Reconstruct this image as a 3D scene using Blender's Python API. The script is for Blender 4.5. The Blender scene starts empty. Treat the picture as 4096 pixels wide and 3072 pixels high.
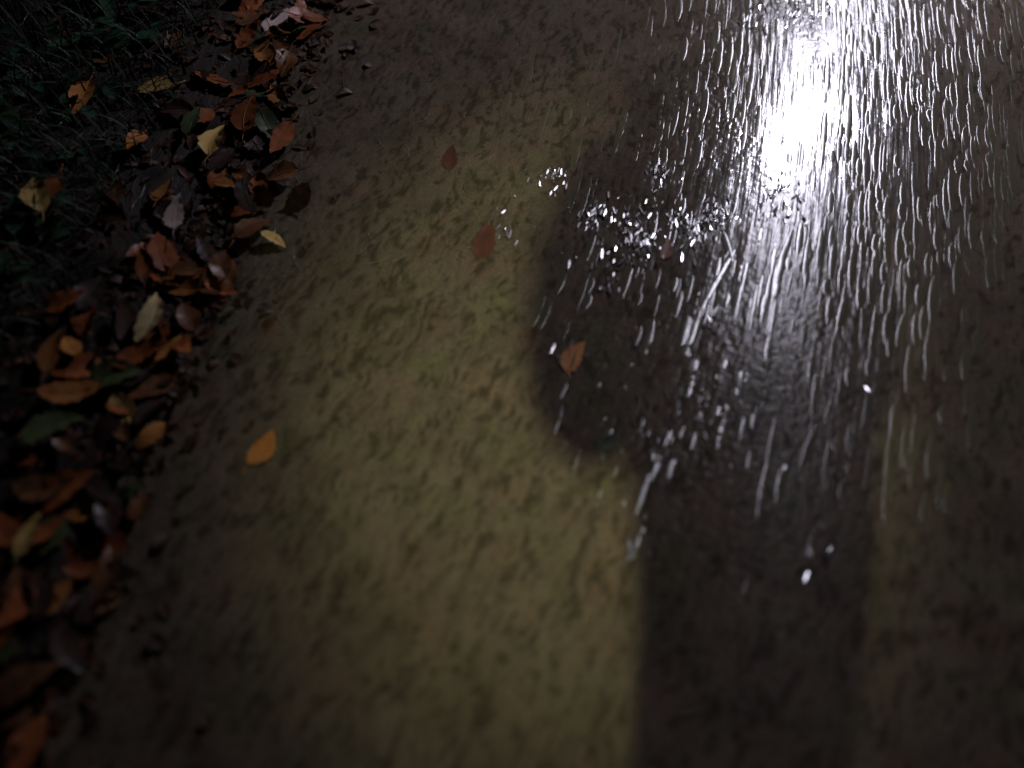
import bpy, bmesh, math, random
import numpy as np
from mathutils import Vector, Matrix
R = math.radians
random.seed(7); RNG = np.random.default_rng(7)
SC = bpy.context.scene
COL = SC.collection

# ------------------------------------------------------------------ camera
CAM_H, PITCH = 1.30, R(60)
SENS = 36.0; HALF = 0.6656
cam_d = bpy.data.cameras.new('camera'); cam = bpy.data.objects.new('camera', cam_d); COL.objects.link(cam)
cam.location = (0, 0, CAM_H); cam.rotation_euler = (math.pi/2 - PITCH, 0, 0)
cam_d.sensor_width = SENS; cam_d.lens = SENS/(2*HALF)
cam_d.clip_start = 0.02; cam_d.clip_end = 500
cam_d.dof.use_dof = True; cam_d.dof.focus_distance = 1.88; cam_d.dof.aperture_fstop = 0.6
SC.camera = cam

# ------------------------------------------------------------------ night sky, moonlight, exposure
w = bpy.data.worlds.new('World'); SC.world = w; w.use_nodes = True
nt = w.node_tree; bg = nt.nodes['Background']
sky = nt.nodes.new('ShaderNodeTexSky'); sky.sky_type = 'NISHITA'; sky.sun_disc = False
sky.sun_elevation = R(-4.0); sky.sun_rotation = R(25)
nt.links.new(sky.outputs[0], bg.inputs[0]); bg.inputs[1].default_value = 0.05
sun_d = bpy.data.lights.new('moonlight', 'SUN'); sun = bpy.data.objects.new('moonlight', sun_d); COL.objects.link(sun)
sun_d.energy = 0.012; sun_d.angle = R(10); sun_d.color = (0.8, 0.88, 1.0)
sun.rotation_euler = (R(40), 0, R(200)); sun.location = (0, 0, 12)
vs = SC.view_settings; vs.view_transform = 'Standard'; vs.look = 'None'; vs.exposure = 0; vs.gamma = 1; vs.use_curve_mapping = False
SC.cycles.use_denoising = True
SC.cycles.sample_clamp_indirect = 4.0
SC.cycles.max_bounces = 6

# ------------------------------------------------------------------ helpers
def ray(px, py):
    u = (px - 2048)/4096*2*HALF; v = (1536 - py)/4096*2*HALF
    c, s = math.cos(PITCH), math.sin(PITCH)
    return Vector((u, c + v*s, -s + v*c))
def gnd(px, py, z=0.0):                       # point of the ground (height z) seen at a photo pixel
    d = ray(px, py); t = (z - CAM_H)/d.z
    return Vector((0, 0, CAM_H)) + d*t
def tag(o, label=None, cat=None, group=None, kind=None):
    for k, v in (('label', label), ('category', cat), ('group', group), ('kind', kind)):
        if v: o[k] = v
    return o
def link(name, me, mat=None, parent=None, smooth=True):
    o = bpy.data.objects.new(name, me); COL.objects.link(o)
    if mat: me.materials.clear(); me.materials.append(mat)
    if smooth: me.shade_smooth()
    if parent: o.parent = parent
    return o
def empty(name, loc=(0, 0, 0)):
    o = bpy.data.objects.new(name, None); COL.objects.link(o); o.location = loc; o.empty_display_size = .1
    return o
def pydata(name, V, F):
    me = bpy.data.meshes.new(name); me.from_pydata([tuple(v) for v in V], [], F); me.update(); return me
def grid_mesh(name, X, Y, Z, UV=None):
    ny, nx = X.shape
    me = bpy.data.meshes.new(name)
    co = np.stack([X, Y, Z], -1).reshape(-1, 3).astype(np.float32)
    i = np.arange(ny*nx).reshape(ny, nx)
    f = np.stack([i[:-1, :-1], i[:-1, 1:], i[1:, 1:], i[1:, :-1]], -1).reshape(-1, 4)
    me.vertices.add(len(co)); me.vertices.foreach_set('co', co.ravel())
    me.loops.add(f.size); me.loops.foreach_set('vertex_index', f.ravel().astype(np.int32))
    me.polygons.add(len(f)); me.polygons.foreach_set('loop_start', np.arange(0, f.size, 4, dtype=np.int32))
    me.update(calc_edges=True)
    if UV is not None:
        ul = me.uv_layers.new(name='flow')
        uv = UV.reshape(-1, 2)[f.ravel()].astype(np.float32)
        ul.data.foreach_set('uv', uv.ravel())
    return me
_P = RNG.random((256, 256))
def vnoise(x, y, seed=0):                     # smooth value noise -1..1
    x = x + seed*17.31; y = y + seed*9.73
    xi = np.floor(x).astype(int); yi = np.floor(y).astype(int)
    fx = x - xi; fy = y - yi
    fx = fx*fx*fx*(fx*(fx*6-15)+10); fy = fy*fy*fy*(fy*(fy*6-15)+10)
    g = lambda a, b: _P[(b) % 256, (a) % 256]
    r = (g(xi, yi)*(1-fx) + g(xi+1, yi)*fx)*(1-fy) + (g(xi, yi+1)*(1-fx) + g(xi+1, yi+1)*fx)*fy
    return r*2 - 1
class NT:
    def __init__(s, name):
        s.m = bpy.data.materials.new(name); s.m.use_nodes = True; s.t = s.m.node_tree
        s.b = s.t.nodes['Principled BSDF']
    def n(s, t, **k):
        nd = s.t.nodes.new(t)
        for a, v in k.items():
            if a.startswith('i_'):
                key = a[2:]; key = int(key) if key.isdigit() else key.replace('_', ' ')
                nd.inputs[key].default_value = v
            else: setattr(nd, a, v)
        return nd
    def l(s, a, b): s.t.links.new(a, b)
    def ramp(s, fac, stops):
        r = s.n('ShaderNodeValToRGB'); e = r.color_ramp.elements
        while len(e) < len(stops): e.new(0.5)
        for q, (p, c) in zip(e, stops): q.position = p; q.color = (*c, 1) if len(c) == 3 else c
        s.l(fac, r.inputs[0]); return r.outputs[0]
    def math(s, op, a, b=None, c=None):
        m = s.n('ShaderNodeMath', operation=op)
        for i, v in enumerate((a, b, c)):
            if v is None: continue
            if isinstance(v, (int, float)): m.inputs[i].default_value = v
            else: s.l(v, m.inputs[i])
        return m.outputs[0]
def simple(name, col, rough=.6, **k):
    q = NT(name); q.b.inputs['Base Color'].default_value = (*col, 1); q.b.inputs['Roughness'].default_value = rough
    for a, v in k.items(): q.b.inputs[a.replace('_', ' ')].default_value = v
    return q.m

# ------------------------------------------------------------------ materials of the setting
def mat_tarmac():
    q = NT('wet_tarmac'); b = q.b
    tc = q.n('ShaderNodeTexCoord'); uv = q.n('ShaderNodeUVMap', uv_map='flow')
    O = tc.outputs['Object']; U = uv.outputs[0]
    def noise(vec, scale, detail=3, rough=.5, sx=1, sy=1):
        mp = q.n('ShaderNodeMapping'); mp.inputs['Scale'].default_value = (sx, sy, 1); q.l(vec, mp.inputs[0])
        n = q.n('ShaderNodeTexNoise', i_Scale=scale, i_Detail=detail, i_Roughness=rough); q.l(mp.outputs[0], n.inputs['Vector']); return n
    n1 = noise(O, 5, 5, .6); n2 = noise(U, 34, 6, .7, 1, .45); n3 = noise(O, 260, 2, .6); n4 = noise(O, 9, 3, .5)
    base = q.ramp(n1.outputs[0], [(.25, (.056, .044, .033)), (.5, (.074, .058, .043)), (.75, (.090, .072, .053))])
    tint = q.ramp(n4.outputs[0], [(.3, (.88, .98, .82)), (.5, (1, 1, 1)), (.7, (1.08, .95, .92))])
    mx = q.n('ShaderNodeMix', data_type='RGBA', blend_type='MULTIPLY'); mx.inputs['Factor'].default_value = 1
    q.l(base, mx.inputs[6]); q.l(tint, mx.inputs[7])
    spk = q.ramp(n2.outputs[0], [(.30, (.62, .62, .62)), (.5, (1, 1, 1)), (.72, (1.2, 1.2, 1.15))])
    mx2 = q.n('ShaderNodeMix', data_type='RGBA', blend_type='MULTIPLY'); mx2.inputs['Factor'].default_value = .9
    q.l(mx.outputs[2], mx2.inputs[6]); q.l(spk, mx2.inputs[7])
    st = q.ramp(n3.outputs[0], [(.35, (.55, .55, .55)), (.6, (1.2, 1.2, 1.2))])
    mx3 = q.n('ShaderNodeMix', data_type='RGBA', blend_type='MULTIPLY'); mx3.inputs['Factor'].default_value = .6
    q.l(mx2.outputs[2], mx3.inputs[6]); q.l(st, mx3.inputs[7])
    pit = q.n('ShaderNodeAttribute', attribute_name='pit')       # darker tone in the hollows of the tarmac
    mx4 = q.n('ShaderNodeMix', data_type='RGBA', blend_type='MIX'); q.l(q.math('MULTIPLY', pit.outputs['Fac'], .75), mx4.inputs[0])
    q.l(mx3.outputs[2], mx4.inputs[6]); mx4.inputs[7].default_value = (.022, .018, .012, 1)
    q.l(mx4.outputs[2], b.inputs['Base Color'])
    wet = q.n('ShaderNodeAttribute', attribute_name='wet'); chop = q.n('ShaderNodeAttribute', attribute_name='chop')
    W = wet.outputs['Fac']; Cp = chop.outputs['Fac']
    # running water film: ripples drawn out along the flow, choppy where the glint clusters lie
    f1 = noise(U, 95, 2, .5, 1, .06); f2 = noise(U, 40, 2, .5, 1, .09); f3 = noise(O, 150, 2, .6)
    h = q.math('ADD', q.math('MULTIPLY', f1.outputs[0], .48), q.math('MULTIPLY', f2.outputs[0], .85))
    h = q.math('ADD', h, q.math('MULTIPLY', q.math('MULTIPLY', f3.outputs[0], Cp), 1.0))
    h = q.math('ADD', h, q.math('MULTIPLY', n3.outputs[0], .12))
    bp = q.n('ShaderNodeBump'); bp.inputs['Strength'].default_value = 1; bp.inputs['Distance'].default_value = .0011
    q.l(h, bp.inputs['Height']); q.l(bp.outputs[0], b.inputs['Normal'])
    b.inputs['IOR'].default_value = 1.33
    q.l(q.math('MULTIPLY_ADD', W, .55, .08), b.inputs['Specular IOR Level'])
    b.inputs['Roughness'].default_value = .25
    tg = q.n('ShaderNodeTangent', direction_type='UV_MAP', uv_map='flow'); q.l(tg.outputs[0], b.inputs['Tangent'])
    q.l(q.math('MULTIPLY_ADD', Cp, -.7, .9), b.inputs['Anisotropic']); b.inputs['Anisotropic Rotation'].default_value = .25
    b.inputs['Coat IOR'].default_value = 1.33
    q.l(q.math('MULTIPLY', W, .9), b.inputs['Coat Weight'])
    b.inputs['Coat Roughness'].default_value = .085; q.l(bp.outputs[0], b.inputs['Coat Normal'])
    return q.m
def mat_soil():
    q = NT('wet_soil')
    n = q.n('ShaderNodeTexNoise', i_Scale=30, i_Detail=5, i_Roughness=.65)
    q.l(q.ramp(n.outputs[0], [(.3, (.005, .004, .003)), (.55, (.013, .009, .006)), (.75, (.026, .016, .010))]), q.b.inputs['Base Color'])
    bp = q.n('ShaderNodeBump'); bp.inputs['Distance'].default_value = .01; q.l(n.outputs[0], bp.inputs['Height']); q.l(bp.outputs[0], q.b.inputs['Normal'])
    q.b.inputs['Roughness'].default_value = .7; q.b.inputs['Specular IOR Level'].default_value = .2
    return q.m
def mat_lawn():
    q = NT('dark_turf')
    n = q.n('ShaderNodeTexNoise', i_Scale=14, i_Detail=6, i_Roughness=.7)
    q.l(q.ramp(n.outputs[0], [(.3, (.012, .018, .008)), (.7, (.03, .045, .018))]), q.b.inputs['Base Color'])
    bp = q.n('ShaderNodeBump'); bp.inputs['Distance'].default_value = .03; q.l(n.outputs[0], bp.inputs['Height']); q.l(bp.outputs[0], q.b.inputs['Normal'])
    q.b.inputs['Roughness'].default_value = .85
    return q.m

# ------------------------------------------------------------------ ground, path, verge
A = gnd(300, 2400); B = gnd(1280, 0)                 # two points of the path's left edge
DIR = (B - A); DIR.z = 0; DIR.normalize(); SIDE = Vector((DIR.y, -DIR.x, 0)); ORG = A - DIR*(A.dot(DIR)); ORG.z = 0
def to_st(X, Y):
    return (X - ORG.x)*SIDE.x + (Y - ORG.y)*SIDE.y, (X - ORG.x)*DIR.x + (Y - ORG.y)*DIR.y
def axis(dense0, dense1, step, lo, hi):
    mid = np.arange(dense0, dense1 + 1e-9, step)
    def tail(a, b, s):
        out = []; x = a; d = step
        while (b - x)*s > 0:
            d *= 1.35; x += d*s; out.append(x)
        if out: out[-1] = b
        return out
    return np.array(tail(dense0, lo, -1)[::-1] + list(mid) + tail(dense1, hi, 1))
PW = 2.9                                              # path width
sa = axis(-.02, 2.45, .0031, -.3, PW); ta = axis(-.12, 2.2, .0031, -25, 45)
S, T = np.meshgrid(sa, ta)
X = ORG.x + S*SIDE.x + T*DIR.x; Y = ORG.y + S*SIDE.y + T*DIR.y
# flow lines bend towards the right as they run away from the viewer
yy = np.clip(Y, -.5, 3)
FX = X - (.42*yy - .06*yy**2)
FY = Y
def bump(px, py, rx, ry=None):
    c = gnd(px, py); ry = ry or rx
    return np.exp(-(((X-c.x)/rx)**2 + ((Y-c.y)/ry)**2))
Z = .0014*vnoise(X*2.3, Y*2.3, 1) + .0006*vnoise(X*6, Y*6, 2)
# wetness: runs over the right and the middle of the path, only damp near the left edge
wet = np.clip(.45 + 1.0*(S - 1.0) + .45*vnoise(FX*6, FY*1.6, 3), 0, 1)
wet = wet*np.clip((Y - .25)/.9, .12, 1)
wet = np.maximum(wet, np.clip(1.6*bump(3190, 520, .13, .50), 0, 1))
wet = np.clip(wet, .05, 1)
# a shallow dip: the tarmac rises gently to the right of the lamp's mirror image
hx = gnd(3190, 470).x; dx = np.clip(X - hx, 0, 1.2); Z = Z + .5*.26*dx**2/(1 + dx*1.2)
chop = np.zeros_like(X)
for px, py, r_, a_ in [(2210, 710, .035, .8), (2560, 960, .05, 1), (2620, 700, .04, .5), (2780, 930, .045, 1), (2880, 860, .03, .8), (3120, 780, .06, .6), (3230, 60, .10, .7),
                       (3000, 60, .05, .5), (2830, 1260, .03, .8), (2360, 880, .03, .9), (2630, 200, .04, .5), (2810, 1750, .035, .35), (2020, 900, .03, .4), (3150, 560, .05, .5)]:
    chop += a_*bump(px, py, r_)
chop = np.clip(chop*(.6 + .8*vnoise(X/.02, Y/.02, 8)), 0, 1)
wet = np.maximum(wet, np.clip(chop*1.3, 0, 1))
wx = X + .012*vnoise(X/.06, Y/.06, 31); wy = Y + .012*vnoise(X/.06, Y/.06, 32)
GX_ = FX + (wx - X); GY_ = FY + (wy - Y)
n_a = .6*vnoise(GX_/.009, GY_/.020, 21) + .35*vnoise(GX_/.022, GY_/.038, 23) + .35*vnoise(GX_/.005, GY_/.008, 22)
pit = np.clip((n_a - .02)*1.7, 0, 1)                  # hollows between the clumps of aggregate
Z = Z - .0011*np.clip(n_a, -.6, .8)*(1 - .90*wet)*(1 - .65*np.clip((S - .85)/.4, 0, 1)) + .0005*vnoise(X/.007, Y/.007, 24)*(1 - .85*wet)
rip = .00016*vnoise(FX/.014, FY/.10, 4) + .0003*vnoise(FX/.04, FY/.10, 6)
Z = Z + rip*np.clip(wet*1.3, .15, 1)
me = grid_mesh('path', X, Y, Z, np.stack([FX, FY], -1))
at = me.attributes.new('wet', 'FLOAT', 'POINT'); at.data.foreach_set('value', wet.ravel().astype(np.float32))
at = me.attributes.new('chop', 'FLOAT', 'POINT'); at.data.foreach_set('value', chop.ravel().astype(np.float32))
at = me.attributes.new('pit', 'FLOAT', 'POINT'); at.data.foreach_set('value', pit.ravel().astype(np.float32))
path = link('path', me, mat_tarmac()); tag(path, 'dark wet tarmac path streaked with water', kind='structure')

gx = axis(-3, 3, .5, -150, 150); GX, GY = np.meshgrid(gx, gx)
gs, gt = to_st(GX, GY)
ground = link('ground', grid_mesh('ground', GX, GY, -.05 + 0*GX), mat_lawn()); tag(ground, 'dark turf reaching away on both sides of the path', kind='structure')

def verge(name, side):
    if side < 0: s1 = axis(-1.5, .03, .02, -4, .03)
    else: s1 = axis(PW - .03, PW + .5, .03, PW - .03, PW + 4)
    t1 = axis(-.3, 2.8, .02, -25, 45)
    s, t = np.meshgrid(s1, t1)
    d = (-s if side < 0 else s - PW)
    d = d + .035*vnoise(t*3.1, t*0, 11) + .015*vnoise(t*13, t*0, 12)
    z = -.03 + .10*np.clip((d + .05)/.45, 0, 1)**.6 + .012*vnoise(s*9, t*9, 13) + .006*vnoise(s*26, t*26, 14)
    z = np.where(d < -.02, -.035, z)
    x = ORG.x + s*SIDE.x + t*DIR.x; y = ORG.y + s*SIDE.y + t*DIR.y
    return link(name, grid_mesh(name, x, y, z), mat_soil()), (s1, t1, z)
vo, VZ = verge('verge', -1); tag(vo, 'dark soil verge under fallen leaves', kind='structure')
vr, _ = verge('verge', 1); tag(vr, 'dark soil verge on the far side of the wet path', kind='structure')
def surf_z(x, y):
    s, t = to_st(x, y)
    if s > .02:
        dx = min(max(x - hx, 0), 1.2); return .5*.26*dx**2/(1 + dx*1.2)
    s1, t1, z = VZ
    i = int(np.clip(np.searchsorted(t1, t), 0, len(t1)-1)); j = int(np.clip(np.searchsorted(s1, s), 0, len(s1)-1))
    return max(float(z[i, j]), 0.0)
def surf(px, py):
    p = gnd(px, py)
    for _ in range(6): p = gnd(px, py, surf_z(p.x, p.y))
    return p

# ------------------------------------------------------------------ lamps
m_steel = simple('lamp_post_paint', (.03, .035, .033), .45, Metallic=.3)
m_lens_w = NT('lit_white_lens'); m_lens_w.b.inputs['Base Color'].default_value = (.8, .8, .8, 1)
m_lens_w.b.inputs['Emission Color'].default_value = (.86, .83, 1, 1); m_lens_w.b.inputs['Emission Strength'].default_value = 3600
m_lens_y = NT('lit_warm_lens'); m_lens_y.b.inputs['Emission Color'].default_value = (1, .88, .52, 1); m_lens_y.b.inputs['Emission Strength'].default_value = 3
def tube(bm, pts, rad, seg=10):
    rings = []
    for i, p in enumerate(pts):
        p = Vector(p); d = (Vector(pts[min(i+1, len(pts)-1)]) - Vector(pts[max(i-1, 0)])).normalized()
        a = d.orthogonal().normalized() if i == 0 else (rings_n - d*rings_n.dot(d)).normalized()
        rings_n = a; b2 = d.cross(a); r = rad[i] if isinstance(rad, (list, tuple)) else rad
        rings.append([bm.verts.new(p + (a*math.cos(k*2*math.pi/seg) + b2*math.sin(k*2*math.pi/seg))*r) for k in range(seg)])
    for q, w_ in zip(rings[:-1], rings[1:]):
        for k in range(seg): bm.faces.new((q[k], q[(k+1) % seg], w_[(k+1) % seg], w_[k]))
    bm.faces.new(rings[0][::-1]); bm.faces.new(rings[-1])
def bm_obj(name, bm, mat, parent=None, smooth=True):
    bmesh.ops.recalc_face_normals(bm, faces=bm.faces)
    me = bpy.data.meshes.new(name); bm.to_mesh(me); bm.free(); return link(name, me, mat, parent, smooth)
def tapered_box(bm, x0, x1, y0, y1, z0, z1, inset):
    lo = [bm.verts.new(v) for v in ((x0, y0, z0), (x1, y0, z0), (x1, y1, z0), (x0, y1, z0))]
    hi = [bm.verts.new(v) for v in ((x0+inset, y0+inset, z1), (x1-inset, y0+inset, z1), (x1-inset, y1-inset, z1), (x0+inset, y1-inset, z1))]
    bm.faces.new(lo[::-1]); bm.faces.new(hi)
    for k in range(4): bm.faces.new((lo[k], lo[(k+1) % 4], hi[(k+1) % 4], hi[k]))
def street_lamp(head, post_xy, label):
    root = empty('street_lamp', (post_xy[0], post_xy[1], 0)); tag(root, label, 'street lamp')
    h = Vector((head.x - post_xy[0], head.y - post_xy[1], head.z))
    bm = bmesh.new(); tube(bm, [(0, 0, -.05), (0, 0, .25), (0, 0, .26), (0, 0, h.z - .1)], [.09, .09, .06, .045], 14); bm_obj('post', bm, m_steel, root)
    bm = bmesh.new(); tube(bm, [(0, 0, h.z - .12), (h.x*.1, h.y*.1, h.z + .06), (h.x*.4, h.y*.4, h.z+.12), (h.x*.8, h.y*.8, h.z+.10)], .03); bm_obj('arm', bm, m_steel, root)
    ang = math.atan2(h.y, h.x)
    bm = bmesh.new(); tapered_box(bm, -.17, .17, -.09, .09, .012, .08, .03)
    M = Matrix.Translation(h) @ Matrix.Rotation(ang, 4, 'Z'); bm.transform(M); bm_obj('lamp_head', bm, m_steel, root, False)
    bm = bmesh.new(); tapered_box(bm, -.08, .08, -.036, .036, .008, -.006, .006); bm.transform(M)
    bm_obj('lens', bm, m_lens_w.m, root, False)
    return root
# white lamp whose mirror image lies in the water at pixel (3180, 540)
d = ray(3180, 540); hit = gnd(3180, 540); up = Vector((d.x, d.y, -d.z)); HEAD = hit + up*(2.0/up.z)
street_lamp(HEAD, (HEAD.x + .55, HEAD.y + .3), 'path lamp with white lit head over the wet path ahead')

def floodlight(loc, aim):
    root = empty('floodlight', (loc.x, loc.y, -.05)); tag(root, 'warm floodlight on a plain post behind the photographer', 'floodlight')
    h = Vector((0, 0, loc.z + .05))
    bm = bmesh.new(); tube(bm, [(0, -.25, 0), (0, -.25, .3), (0, -.25, h.z + .1)], [.06, .045, .04], 12); bm_obj('post', bm, m_steel, root)
    rot = (aim - loc).to_track_quat('-Z', 'Y')
    M = Matrix.Translation(h) @ rot.to_matrix().to_4x4()
    bm = bmesh.new(); tapered_box(bm, -.14, .14, -.10, .10, 0.02, .09, .03); bm.transform(M); bm_obj('housing', bm, m_steel, root, False)
    bm = bmesh.new(); tube(bm, [(0, -.25, h.z), (0, -.12, h.z + .05), (0, -.04, h.z + .06)], .018); bm_obj('bracket', bm, m_steel, root)
    bm = bmesh.new(); tapered_box(bm, -.12, .12, -.08, .08, .016, .006, .006); bm.transform(M); bm_obj('lens', bm, m_lens_y.m, root, False)
    L = bpy.data.lights.new('lamp_light', 'SPOT'); L.energy = 3150; L.color = (.97, .98, .55); L.spot_size = R(9.8); L.spot_blend = 1.0; L.shadow_soft_size = .17
    lo = bpy.data.objects.new('lamp_light', L); COL.objects.link(lo); lo.parent = root
    lo.matrix_local = Matrix.Translation(h + rot @ Vector((0, 0, -.03))) @ rot.to_matrix().to_4x4() @ Matrix.Diagonal((1.15, 1, 1, 1))
FLOOD = Vector((-.38, -4.7, 5.0))
floodlight(FLOOD, gnd(2330, 1500))

# ------------------------------------------------------------------ fallen leaves
def leaf_mat(name, c1, c2, rough=.5, coat=.10):
    q = NT(name); oi = q.n('ShaderNodeObjectInfo'); tc = q.n('ShaderNodeTexCoord')
    n = q.n('ShaderNodeTexNoise', i_Scale=28, i_Detail=4, i_Roughness=.6, noise_dimensions='4D'); q.l(tc.outputs['Object'], n.inputs['Vector'])
    q.l(q.math('MULTIPLY', oi.outputs['Random'], 40), n.inputs['W'])
    col = q.ramp(n.outputs[0], [(.3, c1), (.62, c2)])
    hs = q.n('ShaderNodeHueSaturation'); q.l(col, hs.inputs['Color'])
    q.l(q.math('MULTIPLY_ADD', oi.outputs['Random'], .45, .45), hs.inputs['Value'])
    q.l(hs.outputs[0], q.b.inputs['Base Color']); q.b.inputs['Roughness'].default_value = rough
    q.b.inputs['Specular IOR Level'].default_value = .15
    q.b.inputs['Coat Weight'].default_value = coat; q.b.inputs['Coat Roughness'].default_value = .25; q.b.inputs['Coat IOR'].default_value = 1.33
    bp = q.n('ShaderNodeBump'); bp.inputs['Distance'].default_value = .0012; q.l(n.outputs[0], bp.inputs['Height']); q.l(bp.outputs[0], q.b.inputs['Normal'])
    return q.m
LM = {
 'brown':  leaf_mat('leaf_brown', (.06, .026, .012), (.15, .065, .025)),
 'rust':   leaf_mat('leaf_rust', (.13, .034, .012), (.28, .085, .025)),
 'orange': leaf_mat('leaf_orange', (.20, .072, .018), (.36, .15, .04)),
 'yellow': leaf_mat('leaf_yellow', (.32, .20, .05), (.52, .36, .12)),
 'green':  leaf_mat('leaf_green', (.025, .04, .014), (.06, .08, .03)),
 'pale':   leaf_mat('leaf_pale', (.30, .22, .19), (.50, .40, .36)),
 'cream':  leaf_mat('leaf_cream', (.55, .42, .18), (.75, .60, .32)),
 'red':    leaf_mat('leaf_dull_red', (.07, .026, .014), (.13, .045, .022)),
 'dark':   leaf_mat('leaf_dark', (.014, .008, .006), (.04, .02, .013)),
}
def leaf_mesh(seed, L=.085, Wd=.045):
    r = random.Random(seed); nx, ny = 12, 7
    V = []; F = []
    curl = r.uniform(-.5, .9); cup = r.uniform(.1, .5); tw = r.uniform(-.5, .5); bend = r.uniform(-.12, .12)
    for i in range(nx+1):
        t = i/nx; ww = Wd*.5*(math.sin(math.pi*t**.8)**.85)*(1 - .25*t) + .0004
        for j in range(ny):
            a = (j/(ny-1))*2 - 1
            ed = 1 + (.10*math.sin(i*2.9 + seed)*abs(a)**3)
            y = a*ww*ed; x = (t - .5)*L
            z = cup*abs(y)*.8 + curl*.012*(2*t - 1)**2 + tw*y*(t - .5)*2 + .0016*math.sin(i*2.1 + abs(a)*3 + seed)*abs(a)
            V.append((x, y + bend*L*(2*t-1)**2, z + .002))
    for i in range(nx):
        for j in range(ny-1):
            p = i*ny + j; F.append((p, p+ny, p+ny+1, p+1))
    me = pydata('fallen_leaf', V, F)
    bm = bmesh.new(); z0 = V[3][2]; y0 = V[3][1]
    tube(bm, [(-.5*L + .006, y0, z0), (-.5*L - .008, y0 + .001, z0 - .0005), (-.5*L - .024, y0 + .004*r.uniform(-1, 1), z0 + .001)], [.0007, .0008, .0010], 5)
    bmesh.ops.recalc_face_normals(bm, faces=bm.faces)
    st = bpy.data.meshes.new('stalk'); bm.to_mesh(st); bm.free()
    bm = bmesh.new(); tube(bm, [(V[i*ny+3][0], V[i*ny+3][1], V[i*ny+3][2] + .0003) for i in range(0, nx+1, 2)], [.0009, .0009, .0008, .0007, .0006, .0005, .0003], 5)
    bmesh.ops.recalc_face_normals(bm, faces=bm.faces)
    rb = bpy.data.meshes.new('midrib'); bm.to_mesh(rb); bm.free()
    return me, st, rb
LEAVES = {}
def get_leaf(kind, v):
    if (kind, v) not in LEAVES:
        me, st, rb = leaf_mesh(v*31 + len(kind), Wd=random.Random(v).uniform(.036, .054))
        for q in (me, st, rb): q.materials.append(LM[kind]); q.shade_smooth()
        LEAVES[(kind, v)] = (me, st, rb)
    return LEAVES[(kind, v)]
def put_leaf(p, kind, size=1.0, yaw=0.0, tilt=(0, 0), v=0, label='', group=None, dz=0.0, flat=False):
    me, st, rb = get_leaf(kind, v)
    o = bpy.data.objects.new('fallen_leaf', me); COL.objects.link(o)
    o.location = (p.x, p.y, p.z + dz); o.rotation_euler = (tilt[0], tilt[1], yaw); o.scale = (size, size, size*(.3 if flat else 1))
    tag(o, label, 'leaf', group)
    for nm, m2 in (('stalk', st), ('midrib', rb)):
        c = bpy.data.objects.new(nm, m2); COL.objects.link(c); c.parent = o
    return o
# leaves that can be told apart: pixel, kind, length in pixels, screen angle of the long axis
SOLO = [
 (655, 1335, 'cream', 210, 65, 'large pale yellow leaf with a glinting edge at the path edge', 1),
 (1060, 1795, 'orange', 190, 55, 'lone orange leaf lying on the bare tarmac away from the litter', 2),
 (245, 1440, 'orange', 180, 65, 'yellow-orange leaf lying among dark litter beside the pale yellow leaf', 3),
 (725, 905, 'pale', 170, 80, 'pale pinkish wet leaf standing out of the brown litter', 4),
 (1110, 85, 'pale', 190, 40, 'pale leaf with bright wet glints next to the orange leaf at the verge', 5),
 (1228, 135, 'orange', 150, 85, 'deep orange leaf at the tarmac edge beside the pale glinting leaf', 6),
 (1800, 630, 'red', 150, 85, 'dull red leaf lying alone on tarmac at the shadow edge', 7),
 (1940, 960, 'red', 230, 75, 'long dull red leaf with pale wet sheen on the tarmac', 8),
 (2290, 1425, 'orange', 190, 60, 'wet orange-brown leaf with bright glints lying in the shadow', 9),
 (880, 600, 'yellow', 170, 60, 'dull mustard leaf in the litter below the green leaf', 10),
 (790, 540, 'green', 150, 70, 'mossy green leaf on the litter touching the mustard leaf', 11),
 (1000, 500, 'rust', 180, 70, 'rust red leaf at the inner rim of the litter', 12),
 (330, 1610, 'orange', 230, 10, 'broad orange leaf lying crosswise in the litter', 13),
 (470, 1545, 'green', 240, 15, 'olive green leaf partly over a broad orange leaf', 14),
 (250, 1735, 'green', 220, 25, 'dark green leaf below the broad orange leaf', 15),
 (590, 1455, 'rust', 190, 25, 'rust brown leaf touching the base of the pale yellow leaf', 16),
 (300, 1250, 'rust', 170, 15, 'bright rust leaf with a wet sheen on dark litter', 17),
 (290, 1985, 'rust', 230, 35, 'rust brown leaf at the lower rim of the litter', 18),
 (165, 2165, 'yellow', 170, 60, 'small mustard leaf beside rust leaves at the tarmac edge', 19),
 (235, 2150, 'rust', 150, 40, 'small rust leaf overlapping the small mustard leaf', 20),
 (150, 2740, 'brown', 260, 30, 'broad dull brown leaf lying alone near the darkest verge', 21),
 (180, 820, 'yellow', 190, 100, 'shaded mustard leaf among the dark green ground cover', 22),
 (60, 560, 'green', 190, 50, 'shaded green leaf lying on dark ground cover', 23),
 (2440, 1770, 'green', 120, 50, 'small dark green leaf on wet tarmac inside the shadow', 24),
 (2670, 1000, 'rust', 130, 75, 'small rust leaf amid bright water glints on the tarmac', 25),
]
def yaw_from_screen(px, py, ang):
    a = gnd(px, py); b = gnd(px + 30*math.cos(R(ang)), py - 30*math.sin(R(ang))); return math.atan2(b.y - a.y, b.x - a.x)
for px, py, kind, ln, ang, lab, v in SOLO:
    p = surf(px, py); depth = (p - Vector((0, 0, CAM_H))).dot(ray(2048, 1536))
    size = ln/4096*2*HALF*depth/.095*(1.2 if px < 1030 else 1.0)
    put_leaf(p, kind, size, yaw_from_screen(px, py, ang), (0, 0) if px > 1030 else (random.uniform(-.15, .15), random.uniform(-.15, .15)), v % 12, lab, dz=.055 if kind == 'cream' else .036 if px < 1030 else .0015, flat=px > 1030)
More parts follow.
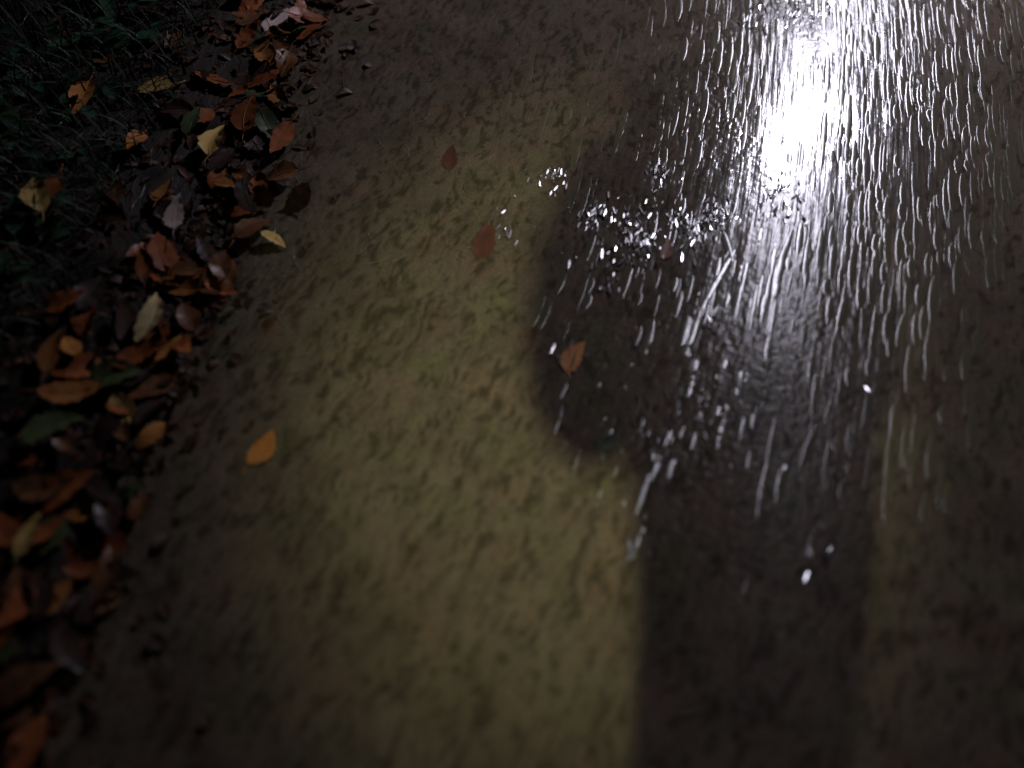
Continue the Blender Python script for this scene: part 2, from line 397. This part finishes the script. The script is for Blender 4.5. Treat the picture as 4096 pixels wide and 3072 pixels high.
# the litter band along the verge
COLW = {'brown': 'dull brown', 'rust': 'rust coloured', 'orange': 'orange', 'yellow': 'mustard', 'green': 'greenish', 'dark': 'blackened rotting'}
rr = random.Random(21)
for k in range(272):
    t = rr.uniform(-.15, 2.6); s = .05 - abs(rr.gauss(0, .16)) - (rr.random() < .12)*rr.uniform(0, .5) + (rr.random() < .10)*rr.uniform(0, .16) + .03*math.sin(t*7)
    x = ORG.x + s*SIDE.x + t*DIR.x; y = ORG.y + s*SIDE.y + t*DIR.y
    kind = rr.choices(['brown', 'rust', 'orange', 'yellow', 'green', 'dark'], [30, 30, 15, 4, 5, 20])[0]
    size = rr.uniform(.7, 1.3); tl = (rr.uniform(-.45, .45), rr.uniform(-.45, .45)); q = max(abs(tl[0]), abs(tl[1]))
    lab = ('small ' if size < .88 else 'large ' if size > 1.12 else '') + COLW[kind] + ' leaf ' + ('tipped up on its edge ' if q > .36 else 'lying flat ' if q < .2 else '')
    lab += 'at the tarmac rim of the litter' if s > -.03 else 'in the thick of the litter' if s > -.2 else 'at the grassy back of the litter' if s > -.38 else 'dropped among the grass and ivy'
    put_leaf(Vector((x, y, surf_z(x, y))), kind, size, rr.uniform(0, 6.28), tl, rr.randrange(12), lab, 'fallen leaves along the verge', dz=rr.uniform(.010, .024))

# ------------------------------------------------------------------ ground cover beyond the litter
def blades(name, n, area, hgt, wid, mat, lab, cat, seed, broad=False, lift=.02):
    r = random.Random(seed); V = []; F = []
    for k in range(n):
        s, t = area(r); x = ORG.x + s*SIDE.x + t*DIR.x; y = ORG.y + s*SIDE.y + t*DIR.y; z = surf_z(x, y) - .004
        a = r.uniform(0, 6.28); h = r.uniform(*hgt); w_ = r.uniform(*wid); lean = r.uniform(.2, 1.0)
        dx, dy = math.cos(a), math.sin(a); b0 = len(V); nseg = 4
        for i in range(nseg+1):
            q = i/nseg
            if broad: ww = w_*math.sin(math.pi*min(.98, q*.93 + .06))**.8; cx = h*q; cz = lift + h*.45*math.sin(q*2.2)*lean
            else: ww = w_*(1 - q**2) + .0003; cx = h*lean*q*q; cz = h*q*(1 - .35*lean*q)
            V.append((x + dx*cx - dy*ww, y + dy*cx + dx*ww, z + cz)); V.append((x + dx*cx, y + dy*cx, z + cz - ww*.35)); V.append((x + dx*cx + dy*ww, y + dy*cx - dx*ww, z + cz))
        for i in range(nseg):
            p = b0 + i*3; F += [(p, p+1, p+4, p+3), (p+1, p+2, p+5, p+4)]
    o = link(name, pydata(name, V, F), mat); tag(o, lab, cat, kind='stuff'); return o
def gm(name, c1, c2, rough):
    q = NT(name); n = q.n('ShaderNodeTexNoise', i_Scale=18, i_Detail=3)
    tc = q.n('ShaderNodeTexCoord'); q.l(tc.outputs['Object'], n.inputs['Vector'])
    q.l(q.ramp(n.outputs[0], [(.35, c1), (.65, c2)]), q.b.inputs['Base Color']); q.b.inputs['Roughness'].default_value = rough
    q.b.inputs['Specular IOR Level'].default_value = .35; return q.m
blades('leaf_litter', 2600, lambda r: (.05 - abs(r.gauss(0, .2)) + (r.random() < .14)*abs(r.gauss(0, .10)), r.uniform(-.4, 3.0)), (.018, .04), (.006, .012), gm('litter_fragment', (.012, .006, .004), (.06, .024, .010), .55), 'dark trodden leaf fragments packed between the larger fallen leaves', 'leaf litter', 6, True, .004)
blades('grass', 9000, lambda r: (-.22 - abs(r.gauss(0, .75)), r.uniform(-.4, 3.0)), (.03, .10), (.0012, .0028), gm('grass_blade', (.006, .014, .006), (.016, .030, .012), .7), 'short dark grass growing behind the leaf litter', 'grass', 3)
blades('ground_cover', 900, lambda r: (-.30 - abs(r.gauss(0, .7)), r.uniform(-.3, 3.0)), (.04, .08), (.010, .020), gm('ivy_leaf', (.008, .022, .012), (.02, .05, .026), .30), 'dark glossy ivy leaves carpeting the verge', 'ivy', 4, True)

# ------------------------------------------------------------------ raised water ridges added to draw the lamp glints out into streaks
def flow_x(x, y, dy):                                  # follow a flow line from (x, y) by dy
    f = lambda v: .42*v - .06*v*v
    return x + f(y + dy) - f(y)
RV, RF, RU = [], [], []
def rivulet(pts, wd, hf=.033, seg=7):
    n = len(pts); b0 = len(RV)
    for i, p in enumerate(pts):
        a = pts[max(i-1, 0)]; c = pts[min(i+1, n-1)]; d = Vector((c[0]-a[0], c[1]-a[1], 0)).normalized(); nrm = Vector((-d.y, d.x, 0))
        q = i/(n-1); ww = wd*max(.08, math.sin(math.pi*(.06 + .88*q))**.6)*(1 + .04*math.sin(p[1]/.006 + p[0]*70)*math.sin(p[1]/.0147 + p[0]*31))
        z0 = surf_z(p[0], p[1]) + .0009
        for j in range(seg):
            a_ = math.pi*j/(seg-1)
            RU.append((p[1]*10, j*.1)); RV.append((p[0] + nrm.x*ww*.5*math.cos(a_), p[1] + nrm.y*ww*.5*math.cos(a_), z0 + ww*hf*math.sin(a_)))
    for i in range(n-1):
        for j in range(seg-1):
            p = b0 + i*seg + j; RF.append((p, p+seg, p+seg+1, p+1))
def streak_px(pl, wd):
    P = [gnd(*p) for p in pl]; out = []
    for a, b in zip(P[:-1], P[1:]):
        m_ = max(3, int((b - a).length/.003))
        for k in range(m_):
            q = a.lerp(b, k/m_); out.append((q.x + random.uniform(-.0004, .0004), q.y))
    out.append((P[-1].x, P[-1].y)); rivulet(out, wd*1.7)
for pl, wd in [([(2525, 330), (2495, 480), (2445, 640)], .009), ([(2450, 630), (2420, 740), (2395, 810)], .007), ([(2395, 800), (2360, 900)], .010), ([(2940, 1000), (2870, 1120), (2800, 1250)], .010),
               ([(2800, 1240), (2765, 1350), (2725, 1470)], .010), ([(2765, 1370), (2745, 1470)], .006), ([(2690, 1720), (2655, 1790)], .007), ([(2655, 1805), (2600, 1930)], .011), ([(2600, 750), (2625, 880)], .009),
               ([(3170, 920), (3130, 1030), (3085, 1230)], .011), ([(2575, 2110), (2525, 2240)], .007), ([(3010, 2290), (2965, 2410)], .006), ([(3270, 2110), (3225, 2245)], .006),
               ([(3375, 1920), (3358, 2000)], .006), ([(3335, 1570), (3300, 1700)], .005), ([(3620, 1260), (3590, 1390)], .010), ([(3990, 1390), (3970, 1520)], .007), ([(2130, 250), (2120, 330)], .006),
               ([(2040, 370), (2005, 470)], .012), ([(2125, 40), (2080, 180)], .006), ([(3390, 1180), (3350, 1330)], .012), ([(3170, 1090), (3145, 1190)], .005), ([(3100, 1200), (3080, 1320)], .005),
               ([(3270, 1700), (3200, 1880)], .008), ([(3550, 1900), (3540, 2100)], .006), ([(2870, 880), (2930, 1050)], .012), ([(2290, 1360), (2255, 1430)], .005)]:
    streak_px(pl, wd)
rr = random.Random(5)
n_ok = 0
while n_ok < 1600:
    px, py = rr.uniform(2050, 4500), rr.uniform(-500, 2100)
    den = math.exp(-((px - 3550)/600)**2) * math.exp(-(max(py - 550, 0)/620)**2) + .13*math.exp(-((px - 3000)/750)**2)
    if rr.random() > den or (abs(px - 3190 + (py - 500)*.12) < 150 and 150 < py < 1000 and rr.random() < .8): continue
    n_ok += 1; p = gnd(px, py); ln = rr.uniform(.03, .13)*(1.2 if py < 900 else .9); k = max(6, int(ln/.005))
    x0, y0 = p.x, p.y; pts = []
    for i in range(k):
        dy = ln*i/(k-1); pts.append((flow_x(x0, y0, dy) + rr.uniform(-.0002, .0002), y0 + dy))
    rivulet(pts, rr.choice([.005, .007, .010, .014, .018]))
m_water = NT('streak_water'); wb = m_water.b
wb.inputs['Base Color'].default_value = (.066, .058, .038, 1); wb.inputs['Roughness'].default_value = .25; wb.inputs['IOR'].default_value = 1.75
wb.inputs['Roughness'].default_value = .31; wb.inputs['Anisotropic'].default_value = 1.0
wtg = m_water.n('ShaderNodeTangent', direction_type='UV_MAP', uv_map='along'); m_water.l(wtg.outputs[0], wb.inputs['Tangent'])
wn = m_water.n('ShaderNodeTexNoise', i_Scale=60, i_Detail=3); wt = m_water.n('ShaderNodeTexCoord'); m_water.l(wt.outputs['Object'], wn.inputs['Vector'])
wbp = m_water.n('ShaderNodeBump'); wbp.inputs['Distance'].default_value = .0003; m_water.l(wn.outputs[0], wbp.inputs['Height']); m_water.l(wbp.outputs[0], wb.inputs['Normal'])
rme = pydata('glint_streaks', RV, RF); rul = rme.uv_layers.new(name='along')
rul.data.foreach_set('uv', np.array([RU[l.vertex_index] for l in rme.loops], dtype=np.float32).ravel())
ro = link('glint_streaks', rme, m_water.m); tag(ro, 'thin raised water ridges added as smeared lamp glints on the wet tarmac', 'water', kind='stuff')

# added grit chips: flat facets turned towards the lamp to make clusters of glints
rr = random.Random(14); CV, CF = [], []
def chip(px, py, r_, el, spread):
    p = gnd(px, py); p.z = surf_z(p.x, p.y); v = (Vector((0, 0, CAM_H)) - p).normalized(); l = (HEAD - p).normalized()
    n = (v + l).normalized() + Vector((rr.gauss(0, spread), rr.gauss(0, spread), 0)); n.normalize()
    yax = Vector((.25 + rr.gauss(0, .3), .95, 0)); yax = (yax - n*yax.dot(n)).normalized(); xax = yax.cross(n); m = 7; b0 = len(CV); lift = r_*el*.22 + .0015
    for ring, dz in ((1, 0), (1.15, -.0012)):
        for k in range(m):
            a_ = 2*math.pi*k/m; q = r_*ring*rr.uniform(.75, 1.15); c = p + xax*math.cos(a_)*q + yax*math.sin(a_)*q*el + n*dz; CV.append((c.x, c.y, c.z + lift))
    CF.append(tuple(b0 + k for k in range(m)))
    for k in range(m): CF.append((b0 + k, b0 + m + k, b0 + m + (k+1) % m, b0 + (k+1) % m))
for px, py, rx, ry, n_ in [(2210, 715, 75, 60, 40), (2560, 960, 105, 95, 110), (2480, 850, 130, 60, 40), (2770, 930, 85, 85, 90), (2640, 700, 50, 60, 30), (2860, 860, 60, 60, 45), (2370, 880, 35, 50, 25),
                           (3110, 800, 90, 90, 60), (3220, 60, 110, 60, 60), (3000, 90, 60, 60, 25), (2830, 1260, 40, 60, 22), (2430, 1130, 60, 50, 12), (2380, 1040, 160, 60, 16), (2250, 1400, 50, 60, 10),
                           (2810, 1720, 60, 130, 26), (2640, 1850, 40, 70, 10), (2540, 2200, 40, 60, 9), (2020, 900, 50, 80, 16), (3230, 2200, 90, 60, 7), (3230, 1800, 260, 350, 30), (2500, 1500, 150, 250, 18)]:
    for k in range(n_): chip(px + rr.gauss(0, rx*.6), py + rr.gauss(0, ry*.6), rr.uniform(.0010, .0024)*(1 if py < 1300 else .6), rr.uniform(2.5, 7) if py < 1300 else rr.uniform(6, 14), .10 if py < 1300 else .16)
go = link('glint_chips', pydata('glint_chips', CV, CF), simple('glint_chips', (.05, .042, .032), .20, IOR=1.5), smooth=False); tag(go, 'flat grit chips added and tilted to make clustered lamp glints on the dark tarmac', 'grit', kind='stuff')

# thin pale threads added to stand in for smeared glints on tarmac and litter
rr = random.Random(11); bm = bmesh.new()
def thread(px, py, ln, hook, ang, rad):
    p = surf(px, py); a = ang; pts = []; n = 8; x, y = p.x, p.y
    for i in range(n):
        pts.append((x, y, surf_z(x, y) + (.02 if px < 1150 and surf_z(x, y) > .02 else .0018)))
        a += hook/n*(1.7 if i > n/2 else .3); x += math.cos(a)*ln/n; y += math.sin(a)*ln/n
    tube(bm, pts, [rad*.5] + [rad]*(n-2) + [rad*.4], 4)
for k in range(130):
    z = rr.random()
    if z < .45: px, py = rr.uniform(0, 1300), rr.uniform(0, 1300)
    elif z < .75: px, py = rr.uniform(900, 2200), rr.uniform(0, 1100)
    else: px, py = rr.uniform(2400, 4050), rr.uniform(1500, 2950)
    thread(px, py, rr.uniform(.02, .075), rr.choice([-1, 1])*rr.uniform(.4, 2.8), R(-95) + rr.gauss(0, .5), rr.uniform(.0003, .0006))
so = bm_obj('glint_threads', bm, simple('glint_thread', (.17, .15, .12), .25, Coat_Weight=.6)); tag(so, 'thin pale curled threads added as smeared glints over tarmac and leaf litter', 'plant debris', kind='stuff')

# water beads on the litter
bm = bmesh.new()
for k in range(120):
    px, py = (rr.uniform(0, 1250), rr.uniform(0, 1100)) if k < 85 else (rr.uniform(0, 700), rr.uniform(1000, 2300))
    p = surf(px, py); r_ = rr.uniform(.0008, .0022)
    bmesh.ops.create_icosphere(bm, subdivisions=2, radius=r_, matrix=Matrix.Translation((p.x, p.y, p.z + .018)) @ Matrix.Diagonal((1, 1.4, .7, 1)))
for px, py, r_ in [(1085, 75, .007), (1110, 100, .006), (190, 355, .007), (75, 265, .006), (660, 1420, .004), (690, 1290, .004), (725, 900, .005), (845, 420, .004), (760, 290, .004), (550, 300, .004), (500, 500, .003), (1000, 740, .003)]:
    p = surf(px, py)
    bmesh.ops.create_icosphere(bm, subdivisions=3, radius=r_, matrix=Matrix.Translation((p.x, p.y, p.z + .034)) @ Matrix.Rotation(.4, 4, 'Z') @ Matrix.Diagonal((.7, 1.5, .45, 1)))
wo = bm_obj('water_beads', bm, simple('water_bead', (.03, .03, .03), .14, IOR=1.5, Coat_Weight=.5)); tag(wo, 'small glinting water beads on leaves and ivy', 'water', kind='stuff')

# ------------------------------------------------------------------ the photographer, whose shadow falls over the wet tarmac
def skin(name, verts, edges, mat, parent, sub=2, root=0):
    me = bpy.data.meshes.new(name); me.from_pydata([v[:3] for v in verts], edges, []); me.update()
    o = bpy.data.objects.new(name, me); COL.objects.link(o)
    md = o.modifiers.new('skin', 'SKIN'); md.use_smooth_shade = True
    for v, q in zip(verts, me.skin_vertices[0].data): q.radius = (v[3], v[4] if len(v) > 4 else v[3]); q.use_root = False
    me.skin_vertices[0].data[root].use_root = True
    ss = o.modifiers.new('sub', 'SUBSURF'); ss.levels = sub; ss.render_levels = sub
    dg = bpy.context.evaluated_depsgraph_get(); nm = bpy.data.meshes.new_from_object(o.evaluated_get(dg))
    o.modifiers.clear(); o.data = nm; nm.materials.clear(); nm.materials.append(mat); nm.shade_smooth(); o.parent = parent
    return o
PX, PY = .285, -.36
person = empty('person', (PX, PY, 0)); tag(person, 'person in a dark coat standing on the tarmac and casting the large shadow', 'person')
m_skin = simple('skin', (.42, .26, .19), .5); m_coat = simple('coat_cloth', (.02, .022, .03), .8); m_trou = simple('trouser_cloth', (.025, .025, .028), .85)
m_boot = simple('boot_leather', (.015, .013, .012), .4); m_hair = simple('hair', (.03, .02, .014), .6)
HD = Vector((-.10, .12, -.05))
LS, LE, LW = (-.235, .07, 1.31), (-.245, .06, .90), (-.06, .21, .98)
RS, RE, RW = (.14, .06, 1.30), (.22, .03, 1.0), (.07, .21, 1.02)
bv = [(0, 0, .86, .11, .09), (0, 0, 1.05, .10, .08), (-.03, .03, 1.20, .11, .085), (-.05, .06, 1.31, .08, .065), (-.08, .11, 1.37, .055), (-.10, .165, 1.42, .075, .085), (-.10, .18, 1.51, .08, .095), (-.10, .165, 1.575, .055, .06),
      (*LS, .06), (*LE, .042), (*LW, .028), (*RS, .06), (*RE, .042), (*RW, .028),
      (-.08, 0, .80, .085), (-.085, .015, .46, .058), (-.085, -.015, .10, .038), (-.085, .10, .035, .033), (-.085, .165, .028, .022),
      (.08, 0, .80, .085), (.085, .015, .46, .058), (.085, -.015, .10, .038), (.085, .10, .035, .033), (.085, .165, .028, .022)]
be = [(0, 1), (1, 2), (2, 3), (3, 4), (4, 5), (5, 6), (6, 7), (3, 8), (8, 9), (9, 10), (3, 11), (11, 12), (12, 13), (0, 14), (14, 15), (15, 16), (16, 17), (17, 18), (0, 19), (19, 20), (20, 21), (21, 22), (22, 23)]
def hd(x, y, z, *r): return (x + HD.x, y + HD.y, z + HD.z, *r)
skin('body', bv, be, m_skin, person)
cv = [(.01, 0, .40, .165, .16), (.01, 0, .60, .175, .16), (.02, 0, .80, .205, .17), (.01, 0, 1.02, .23, .16), (-.03, .04, 1.19, .185, .175), (-.05, .07, 1.30, .14, .15), (-.07, .09, 1.38, .085, .085),
      (*LS, .095), (-.265, .06, 1.15, .105), (-.245, .06, .89, .098), (-.16, .14, .93, .08), (-.08, .195, .97, .05), (*RS, .078), (.20, .04, 1.16, .09), (.185, .03, .96, .085), (.15, .12, 1.0, .075), (.09, .195, 1.015, .05)]
ce = [(0, 1), (1, 2), (2, 3), (3, 4), (4, 5), (5, 6), (5, 7), (7, 8), (8, 9), (9, 10), (10, 11), (5, 12), (12, 13), (13, 14), (14, 15), (15, 16)]
skin('coat', cv, ce, m_coat, person)
tv = [(0, 0, .84, .11, .09), (-.08, 0, .76, .085), (-.08, .012, .46, .08), (-.082, -.012, .12, .074), (.08, 0, .76, .085), (.08, .012, .46, .08), (.082, -.012, .12, .074)]
skin('trousers', tv, [(0, 1), (1, 2), (2, 3), (0, 4), (4, 5), (5, 6)], m_trou, person)
for s_ in (-1, 1):
    skin('boot', [(s_*.087, -.02, .20, .056), (s_*.087, -.02, .07, .058), (s_*.087, .06, .052, .050), (s_*.087, .15, .042, .042), (s_*.087, .20, .036, .030)], [(0, 1), (1, 2), (2, 3), (3, 4)], m_boot, person)
    e = bmesh.new(); bmesh.ops.create_icosphere(e, subdivisions=2, radius=.012, matrix=Matrix.Translation(Vector((s_*.03, .145, 1.555)) + HD)); bm_obj('eye', e, simple('eye_white', (.7, .7, .68), .2), person)
    skin('ear', [hd(*v) for v in [(s_*.082, .05, 1.56, .010), (s_*.09, .04, 1.54, .012), (s_*.083, .05, 1.52, .008)]], [(0, 1), (1, 2)], m_skin, person, 1)
skin('nose', [hd(*v) for v in [(0, .142, 1.57, .010), (0, .158, 1.54, .013), (0, .145, 1.528, .010)]], [(0, 1), (1, 2)], m_skin, person, 1)
skin('mouth', [hd(*v) for v in [(-.022, .132, 1.49, .005), (0, .140, 1.49, .007), (.022, .132, 1.49, .005)]], [(0, 1), (1, 2)], simple('lips', (.35, .15, .13), .4), person, 1)
skin('hood', [hd(*v) for v in [(0, -.01, 1.42, .10, .10), (0, .0, 1.50, .105, .10), (0, .01, 1.58, .105, .10), (0, .01, 1.65, .075, .08)]], [(0, 1), (1, 2), (2, 3)], m_coat, person)
skin('hair', [hd(*v) for v in [(-.06, .11, 1.60, .028), (0, .12, 1.63, .034), (.06, .11, 1.60, .028)]], [(0, 1), (1, 2)], m_hair, person, 1)
# hands held together in front of the coat
for s_, el, wr in ((-1, LE, LW), (1, RE, RW)):
    w0 = Vector(wr); f = (w0 - Vector(el)).normalized(); sd = Vector((0, 0, 1)); sd = (sd - f*sd.dot(f)).normalized(); nrm = Vector((0, -1, 0))
    pal = w0 + f*.055; hv = [(*w0, .026), (*pal, .030, .017)]; he = [(0, 1)]
    for q in range(4):
        o_ = sd*(.028 - q*.019); L_ = (.92, 1, .95, .75)[q]; b0 = len(hv); k0 = pal + f*.035 + o_; k1 = k0 + (f*.030 + nrm*.010)*L_; k2 = k1 + (f*.012 + nrm*.022)*L_
        hv += [(*k0, .0095), (*k1, .0088), (*k2, .008)]; he += [(1, b0), (b0, b0+1), (b0+1, b0+2)]
    b0 = len(hv); t0 = w0 + f*.03 + sd*.032; hv += [(*t0, .011), (*(t0 + f*.03 + sd*.012 + nrm*.008), .0095)]; he += [(1, b0), (b0, b0+1)]
    skin('hand', hv, he, m_skin, person, 1)
